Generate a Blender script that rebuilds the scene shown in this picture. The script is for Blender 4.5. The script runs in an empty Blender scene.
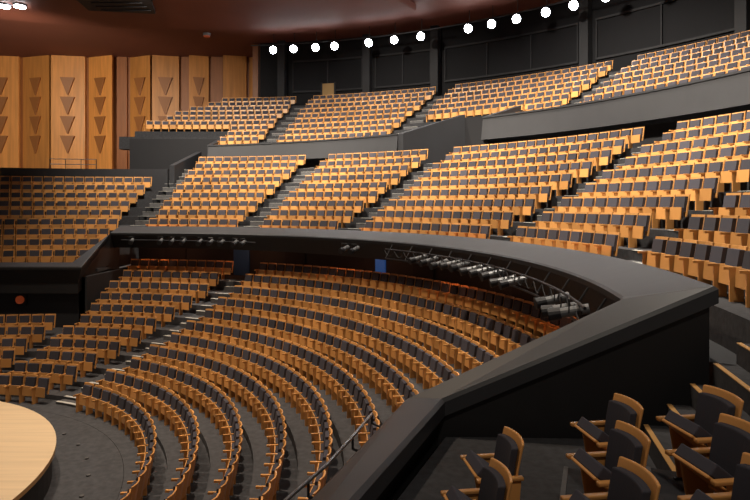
import bpy, bmesh, math, random
from math import cos, sin, radians, pi, floor
from mathutils import Vector, Matrix
random.seed(4)
scene = bpy.context.scene
scene.view_settings.view_transform = 'Standard'
E = 7.5                      # eye height above stalls floor datum
SX, SY = -15.1, 13.3         # centre of all the seating arcs (on the stage)

def P(R, th, z):
    a = radians(th)
    return (SX + R*cos(a), SY + R*sin(a), z + E)

# ------------------------------------------------------------------ materials
def mat(name, col, rough=0.6, var=0.0, scale=5.0, metallic=0.0, island=0.0, stretch=None, bump=0.0, spec=0.5, emis=None, es=0.0):
    m = bpy.data.materials.new(name); m.use_nodes = True
    nt = m.node_tree; b = nt.nodes['Principled BSDF']
    b.inputs['Roughness'].default_value = rough
    b.inputs['Metallic'].default_value = metallic
    b.inputs['Specular IOR Level'].default_value = spec
    c = (*col, 1)
    b.inputs['Base Color'].default_value = c
    last = None
    if var > 0 or bump > 0:
        tc = nt.nodes.new('ShaderNodeTexCoord'); mp = nt.nodes.new('ShaderNodeMapping')
        if stretch: mp.inputs['Scale'].default_value = stretch
        nt.links.new(tc.outputs['Object'], mp.inputs['Vector'])
        n = nt.nodes.new('ShaderNodeTexNoise'); n.inputs['Scale'].default_value = scale; n.inputs['Detail'].default_value = 3
        nt.links.new(mp.outputs['Vector'], n.inputs['Vector'])
        mr = nt.nodes.new('ShaderNodeMapRange')
        mr.inputs[1].default_value = 0.3; mr.inputs[2].default_value = 0.7
        mr.inputs[3].default_value = 1-var; mr.inputs[4].default_value = 1+var
        nt.links.new(n.outputs['Fac'], mr.inputs[0])
        last = mr.outputs[0]
        if bump > 0:
            bp = nt.nodes.new('ShaderNodeBump'); bp.inputs['Strength'].default_value = bump; bp.inputs['Distance'].default_value = 0.02
            nt.links.new(n.outputs['Fac'], bp.inputs['Height']); nt.links.new(bp.outputs['Normal'], b.inputs['Normal'])
    if island > 0:
        g = nt.nodes.new('ShaderNodeNewGeometry'); mr2 = nt.nodes.new('ShaderNodeMapRange')
        mr2.inputs[3].default_value = 1-island; mr2.inputs[4].default_value = 1+island
        nt.links.new(g.outputs['Random Per Island'], mr2.inputs[0])
        if last:
            mu = nt.nodes.new('ShaderNodeMath'); mu.operation = 'MULTIPLY'
            nt.links.new(last, mu.inputs[0]); nt.links.new(mr2.outputs[0], mu.inputs[1]); last = mu.outputs[0]
        else: last = mr2.outputs[0]
    if last:
        vm = nt.nodes.new('ShaderNodeVectorMath'); vm.operation = 'SCALE'
        vm.inputs[0].default_value = col
        nt.links.new(last, vm.inputs['Scale']); nt.links.new(vm.outputs[0], b.inputs['Base Color'])
    if emis:
        b.inputs['Emission Color'].default_value = (*emis, 1); b.inputs['Emission Strength'].default_value = es
    return m

M_WOOD = mat('seat_wood', (0.66, 0.32, 0.100), 0.36, island=0.24)
M_CUSH = mat('seat_fabric', (0.046, 0.045, 0.060), 0.9, island=0.3)
M_CARPET = mat('carpet', (0.030, 0.031, 0.036), 0.95, var=0.25, scale=9, bump=0.2)
M_STEP = mat('aisle_carpet', (0.10, 0.10, 0.105), 0.9, var=0.15, scale=6)
M_CARPET2 = mat('stalls_carpet', (0.060, 0.063, 0.072), 0.95, var=0.22, scale=6)
M_NOSE = mat('step_nosing', (0.58, 0.58, 0.55), 0.6)
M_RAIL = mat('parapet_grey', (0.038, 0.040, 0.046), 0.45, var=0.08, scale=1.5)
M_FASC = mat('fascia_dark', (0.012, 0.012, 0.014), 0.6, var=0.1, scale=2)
M_PARA = mat('upper_parapet_grey', (0.022, 0.023, 0.028), 0.6, var=0.08, scale=1.0)
M_BLACK = mat('black_wall', (0.010, 0.010, 0.013), 0.8)
M_REAR = mat('rear_wall_black', (0.006, 0.0065, 0.009), 0.8, spec=0.3)
M_DWALL = mat('dark_wall', (0.015, 0.016, 0.020), 0.75, var=0.15, scale=0.6)
M_CEIL = mat('ceiling_redbrown', (0.150, 0.042, 0.024), 0.75, var=0.12, scale=0.15)
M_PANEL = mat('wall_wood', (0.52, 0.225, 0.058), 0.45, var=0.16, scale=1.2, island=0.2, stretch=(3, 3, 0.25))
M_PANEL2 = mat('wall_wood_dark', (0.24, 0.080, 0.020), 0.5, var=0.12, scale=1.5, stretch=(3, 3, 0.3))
M_TRI = mat('relief_wood', (0.27, 0.105, 0.030), 0.5)
M_STAGE = mat('stage_wood', (0.80, 0.62, 0.40), 0.35, var=0.08, scale=1.2, stretch=(0.3, 6, 1))
M_STEDGE = mat('stage_rim', (0.50, 0.28, 0.10), 0.4)
M_METAL = mat('lamp_grey_metal', (0.15, 0.155, 0.165), 0.4, metallic=0.2)
M_CHROME = mat('handrail_steel', (0.30, 0.30, 0.31), 0.35, metallic=0.8)
M_DMETAL = mat('dark_metal', (0.02, 0.02, 0.024), 0.5, metallic=0.2)
M_BLUE = mat('blue_door', (0.025, 0.10, 0.30), 0.5)
M_BLUE2 = mat('blue_lit_panel', (0.04, 0.16, 0.45), 0.5, emis=(0.05, 0.2, 0.7), es=0.15)
M_DOOR = mat('lit_door', (0.36, 0.23, 0.09), 0.6)
M_LAMP = mat('lamp_glow', (1, 1, 1), 0.5, emis=(0.92, 0.96, 1.0), es=55)
M_SIGN = mat('sign_glow', (0.8, 1, 0.9), 0.5, emis=(0.8, 1.0, 0.9), es=2.0)
M_RED = mat('red_glow', (0.4, 0.08, 0.03), 0.5, emis=(1.0, 0.16, 0.04), es=0.08)

# ------------------------------------------------------------------ mesh builder
class MB:
    def __init__(s): s.v=[]; s.f=[]; s.m=[]; s.mats=[]
    def mi(s, m):
        if m not in s.mats: s.mats.append(m)
        return s.mats.index(m)
    def poly(s, pts, m):
        b=len(s.v); s.v += [tuple(p) for p in pts]; s.f.append(tuple(range(b, b+len(pts)))); s.m.append(s.mi(m))
    def hexa(s, p, m, skip=()):
        b=len(s.v); s.v += [tuple(q) for q in p]; k=s.mi(m)
        for i,f in enumerate([(0,3,2,1),(4,5,6,7),(0,1,5,4),(1,2,6,5),(2,3,7,6),(3,0,4,7)]):
            s.f.append(tuple(b+j for j in f)); s.m.append(k)
    def box(s, x0,x1,y0,y1,z0,z1, m, dy=0.0):
        s.hexa([(x0,y0,z0),(x1,y0,z0),(x1,y1,z0),(x0,y1,z0),(x0,y0+dy,z1),(x1,y0+dy,z1),(x1,y1+dy,z1),(x0,y1+dy,z1)], m)
    def sector(s, R0,R1,t0,t1,z0,z1,m, seg=2.5, z1b=None):
        n=max(1,int(math.ceil(abs(t1-t0)/seg)))
        if z1b is None: z1b=z1
        b=len(s.v); k=s.mi(m)
        for i in range(n+1):
            t=t0+(t1-t0)*i/n
            s.v += [P(R0,t,z0),P(R1,t,z0),P(R1,t,z1b),P(R0,t,z1)]
        for i in range(n):
            a=b+4*i; c=a+4
            for j in range(4):
                s.f.append((a+j, a+(j+1)%4, c+(j+1)%4, c+j)); s.m.append(k)
        s.f.append((b,b+3,b+2,b+1)); s.m.append(k)
        e=b+4*n; s.f.append((e,e+1,e+2,e+3)); s.m.append(k)
    def cyl(s, a, c, r, m, n=12, r2=None, caps=True):
        a=Vector(a); c=Vector(c); d=(c-a).normalized(); u=d.orthogonal().normalized(); w=d.cross(u)
        if r2 is None: r2=r
        b=len(s.v); k=s.mi(m)
        for p,rr in ((a,r),(c,r2)):
            for i in range(n):
                t=2*pi*i/n; s.v.append(tuple(p+u*rr*cos(t)+w*rr*sin(t)))
        for i in range(n):
            j=(i+1)%n; s.f.append((b+i,b+j,b+n+j,b+n+i)); s.m.append(k)
        if caps:
            s.f.append(tuple(b+i for i in reversed(range(n)))); s.m.append(k)
            s.f.append(tuple(b+n+i for i in range(n))); s.m.append(k)
    def tube(s, pts, r, m, n=8):
        for a,c in zip(pts[:-1],pts[1:]): s.cyl(a,c,r,m,n)
    def obj(s, name, fix=True, bevel=0, smooth=False, seg=2):
        me=bpy.data.meshes.new(name); me.from_pydata(s.v,[],s.f)
        for m in s.mats: me.materials.append(m)
        me.polygons.foreach_set('material_index', s.m)
        me.update()
        if fix:
            bm=bmesh.new(); bm.from_mesh(me); bmesh.ops.recalc_face_normals(bm, faces=bm.faces); bm.to_mesh(me); bm.free()
        o=bpy.data.objects.new(name, me); scene.collection.objects.link(o)
        if bevel:
            md=o.modifiers.new('bevel','BEVEL'); md.width=bevel; md.segments=seg; md.limit_method='ANGLE'; md.angle_limit=radians(35)
        if smooth:
            for p in me.polygons: p.use_smooth=True
        return o

# ------------------------------------------------------------------ seat prototype (mass seating)
seat = MB()
xs=[-0.28,-0.10,0.10,0.28]; yy=[-0.15,-0.20,-0.20,-0.15]
b=len(seat.v); k=seat.mi(M_WOOD)
for z,dy in ((0.36,0.0),(0.99,-0.11)):
    for x,y in zip(xs,yy):
        seat.v += [(x,y+dy,z),(x,y+dy-0.035,z)]
for i in range(3):
    a=b+2*i
    for f in ((a,a+2,a+10,a+8),(a+1,a+9,a+11,a+3),(a+8,a+10,a+11,a+9),(a,a+1,a+3,a+2)):
        seat.f.append(f); seat.m.append(k)
seat.f.append((b,b+8,b+9,b+1)); seat.m.append(k); seat.f.append((b+6,b+7,b+15,b+14)); seat.m.append(k)
seat.box(-0.225,0.225,-0.19,-0.10,0.50,0.93,M_CUSH,dy=-0.075)
seat.box(-0.225,0.225,-0.10,-0.03,0.30,0.62,M_CUSH,dy=-0.03)
seat.box(-0.235,0.235,-0.03,-0.005,0.28,0.63,M_WOOD,dy=-0.03)
seat.box(0.28,0.34,-0.20,0.16,0.58,0.63,M_WOOD)
seat.box(0.29,0.33,-0.19,0.05,0.0,0.58,M_WOOD)
SV=seat.v; SF=seat.f; SM=seat.m

class Block:
    def __init__(s): s.v=[]; s.f=[]; s.m=[]
    def add(s,x,y,z,ang,sx=1.0):
        a=ang-pi/2; ca=cos(a); sa=sin(a); b=len(s.v)
        s.v += [(x+px*sx*ca-py*sa, y+px*sx*sa+py*ca, z+pz) for px,py,pz in SV]
        s.f += [tuple(b+j for j in f) for f in SF]; s.m += SM
    def obj(s,name):
        me=bpy.data.meshes.new(name); me.from_pydata(s.v,[],s.f)
        for m in seat.mats: me.materials.append(m)
        me.polygons.foreach_set('material_index', s.m); me.update()
        bm=bmesh.new(); bm.from_mesh(me); bmesh.ops.recalc_face_normals(bm, faces=bm.faces); bm.to_mesh(me); bm.free()
        o=bpy.data.objects.new(name,me); scene.collection.objects.link(o); return o

def block(name, rows, t0, t1, pitch=0.625, ok=None, end0=0.62, end1=0.62):
    bl=Block()
    for (R,z) in rows:
        a0=t0+math.degrees(end0/R); a1=t1-math.degrees(end1/R)
        n=int(floor(radians(a1-a0)*R/pitch))
        if n<1: continue
        mid=(a0+a1)/2; st=math.degrees(pitch/R)
        for i in range(n):
            t=mid+(i-(n-1)/2)*st
            p=P(R,t,z)
            if ok and not ok(p,t,R): continue
            bl.add(p[0],p[1],p[2], radians(t)+pi, sx=pitch/0.625)
    if bl.v: bl.obj(name)

def aisle(name, rows, th, pitchR, w=1.15, base=None):
    mb=MB()
    for i,(R,z) in enumerate(rows):
        zp = rows[i-1][1] if i>0 else (base if base is not None else z-0.3)
        if i==0 and base is None: continue
        Re = R-0.5
        dt=math.degrees(w/2/R)
        h=(z-zp)/2
        mb.sector(Re-0.36,Re+0.001,th-dt,th+dt,zp+0.002,zp+h,M_STEP,seg=3)
        mb.sector(Re-0.37,Re-0.25,th-dt,th+dt,zp+h,zp+h+0.012,M_NOSE,seg=3)
        mb.sector(Re-0.01,Re+0.11,th-dt,th+dt,z+0.001,z+0.013,M_NOSE,seg=3)
    mb.obj(name)

def tier(name, rows, t0, t1, zbase, Rend, m, lead=0.5):
    mb=MB(); n=len(rows)
    for i,(R,z) in enumerate(rows):
        R0=R-lead; R1=rows[i+1][0]-lead if i<n-1 else Rend
        mb.sector(R0,R1,t0,t1,zbase,z,m)
    return mb.obj(name)

# ------------------------------------------------------------------ stalls
stR=[(9.3+1.12*k, -7.4+0.16*k+0.0175*k*k) for k in range(11)]
tier('floor_stalls', stR, -42, 87.5, -8.0, 22.58, M_CARPET2)
tier('floor_stalls_side', stR[:6], 87.5, 140, -8.0, 20.0, M_CARPET2)
f=MB(); f.sector(0.0,8.79,-60,150,-8.0,-7.4,M_CARPET2); f.obj('floor_orchestra')

def okst(p,t,R):
    # keep clear of the terrace that carries the camera side boxes
    x,y=p[0],p[1]
    if y<10.2:
        xl = 0.47-(9.3-y)*0.42-0.6
        if x>xl: return False
    return True
block('stalls_seating', stR, -35, 67, pitch=0.57, ok=okst, end1=0.7)
block('stalls_seating', stR, 67, 87.5, pitch=0.57, end1=0.2)
block('stalls_seating', stR[:6], 89.0, 104, pitch=0.57, end0=0.1)
block('stalls_seating', stR[:6], 104, 128, pitch=0.57)
aisle('stalls_aisle_steps', stR, 67, 1.1)
aisle('stalls_aisle_steps', stR[:6], 104, 1.1)

# stage
st=MB(); N=96
def disc(mb,R,z0,z1,m_top,m_side):
    top=[P(R,360*i/N,z1) for i in range(N)]
    mb.poly(top,m_top)
    for i in range(N):
        mb.poly([P(R,360*i/N,z0),P(R,360*(i+1)/N,z0),P(R,360*(i+1)/N,z1),P(R,360*i/N,z1)],m_side)
disc(st,7.1,-6.62,-6.5,M_STAGE,M_STEDGE)
disc(st,7.0,-7.4,-6.62,M_FASC,M_FASC)
st.obj('stage')
fl=MB()
for i in range(9):
    t=5+i*9
    fl.cyl(P(7.9,t,-7.4),P(7.9,t,-7.36),0.06,M_STEP,12)
fl.obj('floor_light_strip')

# under-balcony rear wall
w=MB(); w.sector(22.6,22.9,-20,87.5,-4.6,-2.45,M_DWALL)
w.sector(22.5,22.6,69.5,72.1,-4.05,-2.5,M_BLUE)
w.sector(22.5,22.6,46.2,47.8,-4.05,-2.5,M_BLUE2)
for t in (80,60,38,22):
    w.sector(22.52,22.6,t,t+3.4,-4.05,-2.5,M_BLACK)
w.obj('wall_stalls_rear')
# left wall below side terrace
w=MB()
w.box(-40,-14.6,30.2,30.6,-8+E,-3.7+E,M_DWALL)
w.hexa([(-14.9,30.2,-8+E),(-14.5,30.2,-8+E),(-14.0,36,-8+E),(-14.4,36,-8+E),(-14.9,30.2,-3.6+E),(-14.5,30.2,-3.6+E),(-14.0,36,-3.6+E),(-14.4,36,-3.6+E)],M_DWALL)
w.obj('wall_stalls_left')
ds=MB(); ds.cyl((-17.8,30.12,-4.75+E),(-17.8,30.02,-4.75+E),0.2,M_RED,20); ds.box(-18.1,-17.5,30.12,30.2,-5.05+E,-4.45+E,M_BLACK); ds.obj('wall_lamp')

# ------------------------------------------------------------------ balcony rail sweep
def strip(mb, secs, mats):
    for a,c in zip(secs[:-1],secs[1:]):
        for j in range(len(a)-1):
            mb.poly([a[j],c[j],c[j+1],a[j+1]], mats[j])
def section(o, zi, i, zin, zfloor, fb=0.85, bottom=None):
    ox,oy=o; ix,iy=i
    dx,dy=ox-ix,oy-iy; L=math.hypot(dx,dy); ux,uy=dx/L,dy/L
    s=[(ox-ux*0.12,oy-uy*0.12,zfloor+E),(ox-ux*0.12,oy-uy*0.12,zi-0.30+E),(ox,oy,zi-0.24+E),(ox,oy,zi-0.03+E),(ox-ux*0.06,oy-uy*0.06,zi+0.01+E),(ix+ux*0.05,iy+uy*0.05,zin+0.01+E),(ix,iy,zin-0.03+E),(ix,iy,zin-0.14+E),
       (ix+ux*0.38,iy+uy*0.38,zin-fb+E)]
    if bottom is not None: s.append((ix+ux*0.38,iy+uy*0.38,bottom+E))
    return s
mb=MB()
right=[section((-1.0,3.9),-2.9,(-1.42,4.05),-3.0,-3.6,bottom=-8),
       section((1.04,8.92),-2.9,(0.47,9.3),-3.0,-3.6,bottom=-8),
       section((5.03,8.78),-1.2,(3.9,9.55),-1.5,-3.6,bottom=-8)]
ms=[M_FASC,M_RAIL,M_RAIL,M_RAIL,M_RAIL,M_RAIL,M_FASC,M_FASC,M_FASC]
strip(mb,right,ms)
def arcsec(t,Ro,Ri):
    o=P(Ro,t,0)[:2]; i=P(Ri,t,0)[:2]
    s=section(o,-1.2,i,-1.5,-1.8)
    s.append(P(22.7,t,-2.42)); return s
arc=[]
A_in=(3.9,9.55); tA=-12.6
secA=section((5.03,8.78),-1.2,A_in,-1.5,-1.8); secA.append(P(22.7,tA,-2.42)); arc.append(secA)
t=-10.5
while t<88.0:
    arc.append(arcsec(t,20.6,19.42)); t+=1.5
B_o=P(20.6,88,0)[:2]; B_i=P(19.42,88,0)[:2]
arc.append(arcsec(88.0,20.6,19.42))
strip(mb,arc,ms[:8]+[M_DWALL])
left=[section(B_o,-1.2,(B_i[0]+0.0,B_i[1]),-1.5,-3.6,bottom=-3.0),
      section((-15.3,30.3),-2.9,(-14.5,29.6),-3.05,-3.6,bottom=-4.4),
      section((-40,30.3),-2.9,(-40,29.6),-3.05,-3.6,bottom=-4.4)]
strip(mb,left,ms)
mb.obj('balcony_parapet', fix=False)

# handrail on the stall side of near parapet
h=MB()
h.tube([(-0.05,9.62,-3.35+E),(-0.32,8.6,-3.32+E),(-0.62,7.65,-3.32+E),(-0.98,6.8,-3.32+E),(-1.3,6.0,-3.34+E)],0.025,M_CHROME,10)
for (x,y,x2,y2) in ((-0.05,9.62,0.3,9.35),(-0.32,8.6,0.05,8.45),(-0.8,7.2,-0.15,7.0),(-1.2,6.25,-0.6,6.1)):
    h.tube([(x,y,-3.34+E),(x,y,-3.5+E),(x2+0.12,y2,-3.6+E)],0.018,M_DMETAL,8)
h.obj('handrail')

# ------------------------------------------------------------------ middle tier
midR=[(21.7+1.02*k, -1.75+0.53*k) for k in range(9)]
tier('floor_middle_tier', midR, -13.5, 87, -2.4, 31.55, M_CARPET)
lowR=[(21.7+1.02*k, -1.75+0.53*k) for k in range(-3,6)]
tier('floor_middle_tier_side', lowR, 88.2, 132, -3.5, 31.5, M_CARPET)
AM=[6,24.5,50.5,68.5,87.0]
ends=[-13.0]+AM
for a,c in zip(ends[:-1],ends[1:]):
    block('middle_tier_seating', midR, a, c, end0=0.3 if a==-13.0 else 0.66, end1=0.66)
    aisle('middle_tier_aisle_steps', midR, c, 1.02)
block('middle_tier_side_seating', lowR, 88.4, 118, end0=0.5)

# wall behind middle tier, upper parapet
u=MB()
u.sector(31.95,32.05,59,85,2.4,3.6,M_DWALL)
u.sector(31.95,32.05,-12,46,2.4,3.8,M_DWALL)
u.obj('wall_middle_tier_rear')
def parapet(name,t0,t1,zb,zt,zt2=None):
    mb=MB(); n=max(2,int(abs(t1-t0)/1.5)); secs=[]
    for i in range(n+1):
        f=i/n; t=t0+(t1-t0)*f; z=zt+((zt2 if zt2 else zt)-zt)*f
        secs.append([P(31.6,t,zb),P(31.15,t,zb+0.05),P(31.35,t,z-0.12),P(31.30,t,z-0.10),P(31.30,t,z),P(31.85,t,z+0.02),P(31.9,t,zb)])
    strip(mb,[s+[s[0]] for s in secs],[M_PARA,M_PARA,M_PARA,M_RAIL,M_RAIL,M_PARA,M_PARA])
    mb.poly(secs[0],M_PARA); mb.poly(list(reversed(secs[-1])),M_PARA)
    return mb.obj(name,fix=False)
parapet('upper_tier_parapet',58,85,3.25,4.75,4.45)
parapet('upper_tier_parapet',-12,46.5,3.85,5.35,5.3)
# vomitories (entrances) with returning walls
v=MB()
v.hexa([P(31.4,58,2.4),P(31.4,57.3,2.4),P(35.0,52.6,2.4),P(35.0,53.3,2.4),P(31.4,58,4.75),P(31.4,57.3,4.75),P(35,52.6,6.2),P(35,53.3,6.2)],M_PARA)
v.sector(31.4,35.2,45.9,46.6,2.4,5.3,M_PARA,z1b=6.4)
v.sector(35.0,35.3,45,54,2.4,6.0,M_BLACK)
v.sector(34.9,35.0,49.5,50.1,4.5,4.75,M_SIGN)
v.sector(31.4,35.2,84.5,85.2,0.8,4.45,M_PARA,z1b=5.6)
v.sector(34.0,34.3,85,97,0.8,5.2,M_BLACK)
v.sector(33.9,34.0,89,89.7,3.4,3.65,M_SIGN)
v.sector(27.6,27.9,88,110,0.5,2.45,M_PARA)
v.sector(27.6,33.0,87.0,87.7,0.8,2.7,M_PARA,z1b=4.1)
v.obj('entrance_walls')
# side handrail at far left
h=MB()
for zz in (2.75,3.1):
    h.tube([P(27.8,98+i*2.0,zz) for i in range(4)],0.025,M_CHROME,6)
for i in range(4): h.cyl(P(27.8,98+i*2,2.4),P(27.8,98+i*2,3.1),0.025,M_DMETAL,6)
h.obj('landing_handrail')

# ------------------------------------------------------------------ upper tier
upR=[(32.7+1.02*k, 4.25+0.56*k) for k in range(9)]
tier('floor_upper_tier', upR, -12, 45.9, 3.9, 42.6, M_CARPET, lead=0.6)
tier('floor_upper_tier', upR[3:], 45.9, 53.5, 5.0, 42.6, M_CARPET, lead=0.6)
tier('floor_upper_tier', upR, 58, 84.5, 3.9, 42.6, M_CARPET, lead=0.6)
tier('floor_upper_tier', upR[3:], 53.5, 58, 5.0, 42.6, M_CARPET, lead=0.6)
mb=MB()
for i in range(2,9):
    R,z=upR[i]; mb.sector(R-0.6,(upR[i+1][0]-0.6) if i<8 else 42.6,84.5,99.5-(R-34)*1.5,4.4,z,M_CARPET)
mb.obj('floor_upper_tier')
AU=[20,39.7,59.6,77.6]
block('upper_tier_seating', upR, -11, 20)
block('upper_tier_seating', upR, 20, 39.7)
def okv(p,t,R): return not (45.2<t<58.6 and R<35.6)
block('upper_tier_seating', upR, 39.7, 59.6, ok=okv)
block('upper_tier_seating', upR, 59.6, 77.6)
def okl(p,t,R): return not (t>84.0 and R<34.9) and t < 98.3-(R-34)*1.5
block('upper_tier_seating', upR, 77.6, 99, ok=okl)
for a in AU: aisle('upper_tier_aisle_steps', upR, a, 1.02)

# ------------------------------------------------------------------ rear walls
CZ=15.0
w=MB(); w.sector(42.62,43.1,-15,84,8.0,CZ,M_REAR)
for t in (80.6,69.6,61.0,44.0,30.0): w.sector(41.9,42.6,t,t+0.9,8.75,CZ,M_DWALL)
for (a,c) in ((70.8,79.8),(62.2,69.2),(45.4,60.5),(31.2,43.6)):
    w.sector(42.45,42.6,a,c,13.1,13.25,M_DWALL); w.sector(42.45,42.6,a,c,10.3,10.45,M_DWALL)
    n=max(2,int((c-a)/4.2))
    for i in range(n+1):
        tt=a+(c-a-0.12)*i/n
        w.sector(42.48,42.6,tt,tt+0.12,10.4,13.2,M_DWALL)
w.obj('wall_rear')
d=MB(); d.sector(42.4,42.58,74.4,75.9,8.75,11.0,M_DOOR); d.sector(42.35,42.5,74.2,74.4,8.75,11.1,M_DWALL); d.sector(42.35,42.5,75.9,76.1,8.75,11.1,M_DWALL); d.obj('door_1')

# left timber wall: folded vertical slabs with triangular relief
w=MB(); x=-46.0; i=0
widths=[3.4,3.4,3.4,3.4,3.3,3.0,1.2,2.6,2.7,1.0,2.0,1.4,2.4,2.4]
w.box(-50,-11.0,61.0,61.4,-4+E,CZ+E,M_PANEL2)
tri=MB()
for k,wd in enumerate(widths):
    x1=x+wd
    y0=60.0+(1.0 if k%2 else 0.0); y1=60.0+(0.0 if k%2 else 0.6)
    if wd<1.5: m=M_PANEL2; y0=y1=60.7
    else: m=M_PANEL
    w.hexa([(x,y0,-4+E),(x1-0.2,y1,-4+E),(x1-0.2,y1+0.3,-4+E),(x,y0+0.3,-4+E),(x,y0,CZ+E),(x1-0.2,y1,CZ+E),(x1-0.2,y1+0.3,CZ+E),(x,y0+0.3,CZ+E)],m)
    if wd>1.9 and x<-16:
        cx=(x+x1-0.2)/2; cy=(y0+y1)/2; sl=(y1-y0)/(wd-0.2)
        for q in range(4):
            zt=12.8-1.95*q; hw=0.66 if wd>2.5 else 0.5
            tri.hexa([(cx-0.05,cy-0.12,zt-1.75+E),(cx+0.05,cy-0.12,zt-1.75+E),(cx+0.05,cy+0.1,zt-1.75+E),(cx-0.05,cy+0.1,zt-1.75+E),
                      (cx-hw,cy-hw*sl-0.22,zt+E),(cx+hw,cy+hw*sl-0.22,zt+E),(cx+hw,cy+hw*sl+0.1,zt+E),(cx-hw,cy-hw*sl+0.1,zt+E)],M_TRI)
    x=x1
w.hexa([(-11.4,55.9,6+E),(-10.9,55.9,6+E),(-10.9,61.0,6+E),(-11.4,61.0,6+E),(-11.4,55.9,CZ+E),(-10.9,55.9,CZ+E),(-10.9,61.0,CZ+E),(-11.4,61.0,CZ+E)],M_PANEL2)
w.obj('wall_left')
tri.obj('wall_relief_panels')

# ceiling
c=MB(); c.box(-60,45,-12,64,CZ+E,CZ+0.4+E,M_CEIL)
c.sector(27.5,36.5,60,125,CZ-0.5,CZ+0.05,M_CEIL)
c.obj('ceiling', bevel=0.15)
v=MB()  # black slab and ribs put in for a dark recess in the ceiling
v.hexa([(-20.5,39.5,CZ-0.75+E),(-15.2,40.3,CZ-0.75+E),(-16.4,44.8,CZ-0.75+E),(-21.0,44.0,CZ-0.75+E),(-20.5,39.5,CZ-0.5+E),(-15.2,40.3,CZ-0.5+E),(-16.4,44.8,CZ-0.5+E),(-21.0,44.0,CZ-0.5+E)],M_BLACK)
for q in range(5):
    yy0=40.6+q*0.8; v.box(-20.0,-16.4,yy0,yy0+0.12,CZ-0.82+E,CZ-0.75+E,M_DWALL)
v.obj('ceiling_dark_recess')
v=MB()
for (x,y,r) in ((-26.8,43.4,0.42),(-25.7,43.4,0.42),(-14.3,51.0,0.3)):
    v.cyl((x,y,CZ-0.62+E),(x,y,CZ-0.4+E),r,M_METAL,16,r2=r*1.1); v.cyl((x,y,CZ-0.70+E),(x,y,CZ-0.62+E),r*0.9,M_LAMP if x<-20 else M_RED,16)
v.obj('ceiling_downlights')

# row of lamps hung below the ceiling at the rear
lm=MB()
TH=[81,78.3,75.4,72.9,68.4,65.1,61.7,55.8,53,50.1,46.8,43.8,40.5,37.2,34,30.5]
lm.tube([P(39.8,84-2.0*i,14.05) for i in range(28)],0.06,M_DMETAL,6)
for t in TH:
    p=Vector(P(39.6,t,13.55)); q=Vector(P(34,t,11.3)); d=(q-p).normalized()
    lm.cyl(p-d*0.5,p,0.17,M_DMETAL,12,r2=0.34)
    lm.cyl(p+d*0.0,p+d*0.05,0.31,M_LAMP,14)
    lm.cyl(P(39.8,t,13.55),P(39.8,t,15.0),0.03,M_DMETAL,6)
lm.obj('ceiling_spotlight_row')

# stage spotlights under the balcony lip
sp=MB()
sp.tube([P(18.95,-9+2*i,-1.78) for i in range(23)],0.03,M_DMETAL,8)
sp.tube([P(18.95,-9+2*i,-2.15) for i in range(23)],0.03,M_DMETAL,8)
sp.tube([P(19.3,62+2*i,-1.9) for i in range(13)],0.03,M_DMETAL,8)
for i in range(23):
    if i%2==0: sp.cyl(P(18.95,-9+2*i,-2.15),P(19.3,-9+2*i,-1.6),0.02,M_DMETAL,6)
for i in range(22):
    pts=[]
    for q in range(7):
        u=q/6; pts.append(P(18.9,-9+2*(i+u),-1.82-0.22*4*u*(1-u)*random.uniform(0.9,1.1)))
    sp.tube(pts,0.014,M_BLACK,5)
def spot(mb,R,t,z,L=0.62,r=0.11,yaw=0.0,m=M_METAL):
    p=Vector(P(R,t,z)); a=radians(t)+pi+yaw
    d=Vector((cos(a),sin(a),-0.22)).normalized()
    mb.cyl(p-d*L*0.5,p+d*L*0.2,r*0.85,m,14); mb.cyl(p+d*L*0.2,p+d*L*0.5,r,M_DMETAL,14,r2=r*1.15)
    mb.cyl(p+d*L*0.5,p+d*(L*0.5+0.01),r*0.95,M_BLACK,14)
    s=d.cross(Vector((0,0,1))).normalized()
    for g in (-1,1): mb.cyl(p+s*g*r*1.2,p+s*g*r*1.2+Vector((0,0,r*2.2)),0.012,M_DMETAL,6)
    mb.cyl(p-s*r*1.2+Vector((0,0,r*2.2)),p+s*r*1.2+Vector((0,0,r*2.2)),0.014,M_DMETAL,6)
for t in (27.5,25.2,23,20.5,18.5,16,13.8,11.3,9.0,6.8,-2.5,-4.8,-7):
    spot(sp,18.8,t,-2.0+random.uniform(-0.05,0.05),L=0.72,r=0.11,yaw=-0.05+random.uniform(-.15,.2))
for t in (84,79,77,75,72,70,68,65.5,64,44,42): spot(sp,19.1,t,-1.95,L=0.65,r=0.11,yaw=0.3)
sp.obj('stage_spotlight_rig')

# ------------------------------------------------------------------ near terrace
tr=MB()
def prism(mb,pts,z0,z1,m):
    n=len(pts); mb.poly([(x,y,z1+E) for x,y in pts],m)
    for i in range(n):
        a=pts[i]; c=pts[(i+1)%n]; mb.poly([(a[0],a[1],z0+E),(c[0],c[1],z0+E),(c[0],c[1],z1+E),(a[0],a[1],z1+E)],m)
prism(tr,[(-1.0,3.9),(1.04,8.8),(5.03,8.66),(13,7.0),(13,-3),(-1.0,-3)],-3.7,-3.4,M_CARPET)
dv=Vector((0.35,0.937)); fv=Vector((-0.937,0.35))
def plat(o,front,dn,df,back,z0,z1):
    o=Vector(o); a=o+fv*front
    pts=[a+dv*df,a-dv*dn,a-dv*dn-fv*back,a+dv*df-fv*back]
    prism(tr,[tuple(p) for p in pts],z0,z1,M_CARPET)
    q=[a+dv*df,a-dv*dn,a-dv*dn-fv*0.05,a+dv*df-fv*0.05]
    prism(tr,[tuple(p) for p in q],z1,z1+0.012,M_STEP)
T1=(1.20,6.35); T2=(2.38,6.25); T3=(3.08,5.75); T4=(3.9,5.5)
plat(T2,0.42,6,0.50,8,-3.4,-3.0)
plat(T3,0.42,6,0.45,7,-3.0,-2.76)
plat(T4,0.42,6,0.45,6,-2.76,-2.4)
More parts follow.
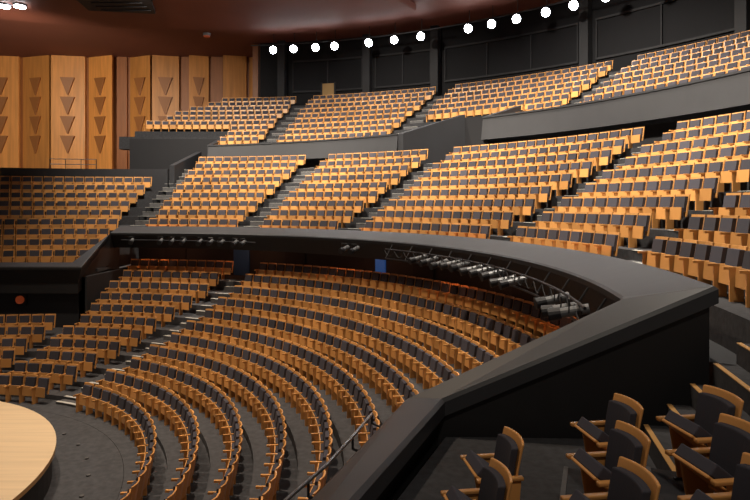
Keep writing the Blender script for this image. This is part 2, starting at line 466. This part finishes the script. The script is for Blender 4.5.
tr.obj('floor_side_terrace')
ss=MB()
for i in range(5):
    x0=3.45+0.33*i; z=-3.12+0.29*i
    ss.hexa([(x0,6.9,-3.4+E),(x0+3.0,6.9,-3.4+E),(x0+3.0,8.2,-3.4+E),(x0+0.35,8.5,-3.4+E),(x0,6.9,z+E),(x0+3.0,6.9,z+E),(x0+3.0,8.2,z+E),(x0+0.35,8.5,z+E)],M_CARPET)
    ss.hexa([(x0,6.9,z+E),(x0+.07,6.9,z+E),(x0+.42,8.5,z+E),(x0+0.35,8.5,z+E),(x0,6.9,z+.012+E),(x0+.07,6.9,z+.012+E),(x0+.42,8.5,z+.012+E),(x0+0.35,8.5,z+.012+E)],M_STEDGE)
ss.obj('terrace_steps')

def near_seat(x,y,z,ang,tip=28):
    s=MB()
    n=8
    def shell(x0,z0,z1,yb,tilt,th,m,curve,top=0.0):
        rows=[]; nz=5
        for side in (0,1):
            for j in range(nz+1):
                for i in range(n+1):
                    u=-1+2*i/n; zz=z0+(z1-z0)*j/nz
                    if j==nz: zz+= top*(1-u*u)
                    rows.append((x0*u, yb+curve*u*u-tilt*(zz-z0)-0.12*(zz-z0)**2-th*side, zz))
        b=len(s.v); s.v+=rows; k=s.mi(m); W=n+1; H=(nz+1)*W
        for side in (0,1):
            for j in range(nz):
                for i in range(n):
                    a=b+side*H+j*W+i; s.f.append((a,a+1,a+W+1,a+W)); s.m.append(k)
        for i in range(n):
            for j in (0,nz):
                a=b+j*W+i; s.f.append((a,a+1,a+1+H,a+H)); s.m.append(k)
        for j in range(nz):
            for i in (0,n):
                a=b+j*W+i; s.f.append((a,a+W,a+W+H,a+H)); s.m.append(k)
    shell(0.265,0.30,0.95,-0.20,0.10,0.028,M_WOOD,0.05,0.01)
    shell(0.215,0.46,0.89,-0.145,0.10,0.075,M_CUSH,0.035,0.01)
    ca,sa=cos(radians(tip)),sin(radians(tip))
    def tb(y0,y1,z0,z1,xw,m):
        pts=[]
        for zz in (z0,z1):
            for (xx,yy_) in ((-xw,y0),(xw,y0),(xw,y1),(-xw,y1)):
                pts.append((xx,-0.12+yy_*ca-zz*sa,0.40+yy_*sa+zz*ca))
        s.hexa(pts,m)
    tb(-0.03,0.40,0.0,0.11,0.22,M_CUSH)
    tb(-0.04,0.41,-0.03,0.0,0.225,M_WOOD)
    for g in (-0.285,0.285):
        s.box(g-0.032,g+0.032,-0.27,0.22,0.60,0.64,M_WOOD)
        s.hexa([(g-0.016,-0.20,0.02),(g+0.016,-0.20,0.02),(g+0.016,0.0,0.02),(g-0.016,0.0,0.02),(g-0.016,-0.25,0.60),(g+0.016,-0.25,0.60),(g+0.016,0.10,0.60),(g-0.016,0.10,0.60)],M_WOOD)
        s.box(g-0.022,g+0.022,-0.24,0.04,0.0,0.025,M_DMETAL)
    o=s.obj('theater_seat',bevel=0.012)
    o.location=(x,y,z+E); o.rotation_euler=(0,0,ang-pi/2)
fa=math.atan2(-0.14,-0.99)
for (T,zf,js) in ((T1,-3.4,(0,-1,-2)),(T2,-3.0,(0,-1,-2)),(T3,-2.76,(0,-1,-2)),(T4,-2.4,(-1,-2))):
    for j in js:
        p=Vector(T)+dv*(0.88*j); near_seat(p.x,p.y,zf+0.001,fa,tip=38)

# ------------------------------------------------------------------ lights
def spotl(p,target,energy,col,ang=110,r=0.4):
    l=bpy.data.lights.new('house_or_fill_light','SPOT'); l.energy=energy; l.color=col; l.spot_size=radians(ang); l.spot_blend=1.0; l.shadow_soft_size=r
    o=bpy.data.objects.new('house_or_fill_light',l); scene.collection.objects.link(o); o.location=p
    o.rotation_euler=(Vector(target)-Vector(p)).to_track_quat('-Z','Y').to_euler()
WARM=(1.0,0.89,0.74)
for t in (5,30,55,80): spotl(P(20,t,14.3),P(27,t,1),23500,WARM,92)
for t,e in ((15,14500),(40,14500),(65,12000)): spotl(P(30,t,14.4),P(36,t,6),e,WARM,125)
spotl(P(26,92,14.2),P(35,92,6),8500,WARM,110)
for (R,t) in ((5,40),(11,75),(11,10)): spotl(P(R,t,14.0),P(R+3,t,-6),8500,(1,0.80,0.60),80)
spotl((-27,40,11.5+E),(-31,60,6+E),10500,(1.0,0.84,0.64),120)
spotl((2,1,9+E),(2.5,6.5,-3+E),1500,WARM,90)  # extra lamp added to brighten the near terrace, no fixture there
for t in (8,28,48,68,82):
    l=bpy.data.lights.new('soffit_light','POINT'); l.energy=85; l.color=(1.0,0.36,0.16); l.shadow_soft_size=0.12
    o=bpy.data.objects.new('soffit_light',l); scene.collection.objects.link(o); o.location=P(20.6,t,-2.35)
wd=bpy.data.worlds.new('World'); scene.world=wd; wd.use_nodes=True
wd.node_tree.nodes['Background'].inputs[0].default_value=(0.9,0.75,0.65,1); wd.node_tree.nodes['Background'].inputs[1].default_value=0.10

# ------------------------------------------------------------------ camera
cam=bpy.data.cameras.new('camera'); cam.sensor_width=36; cam.lens=28.8; cam.shift_y=-0.06; cam.clip_end=300
co=bpy.data.objects.new('camera',cam); scene.collection.objects.link(co); co.location=(0,0,E); co.rotation_euler=(pi/2,0,0)
scene.camera=co
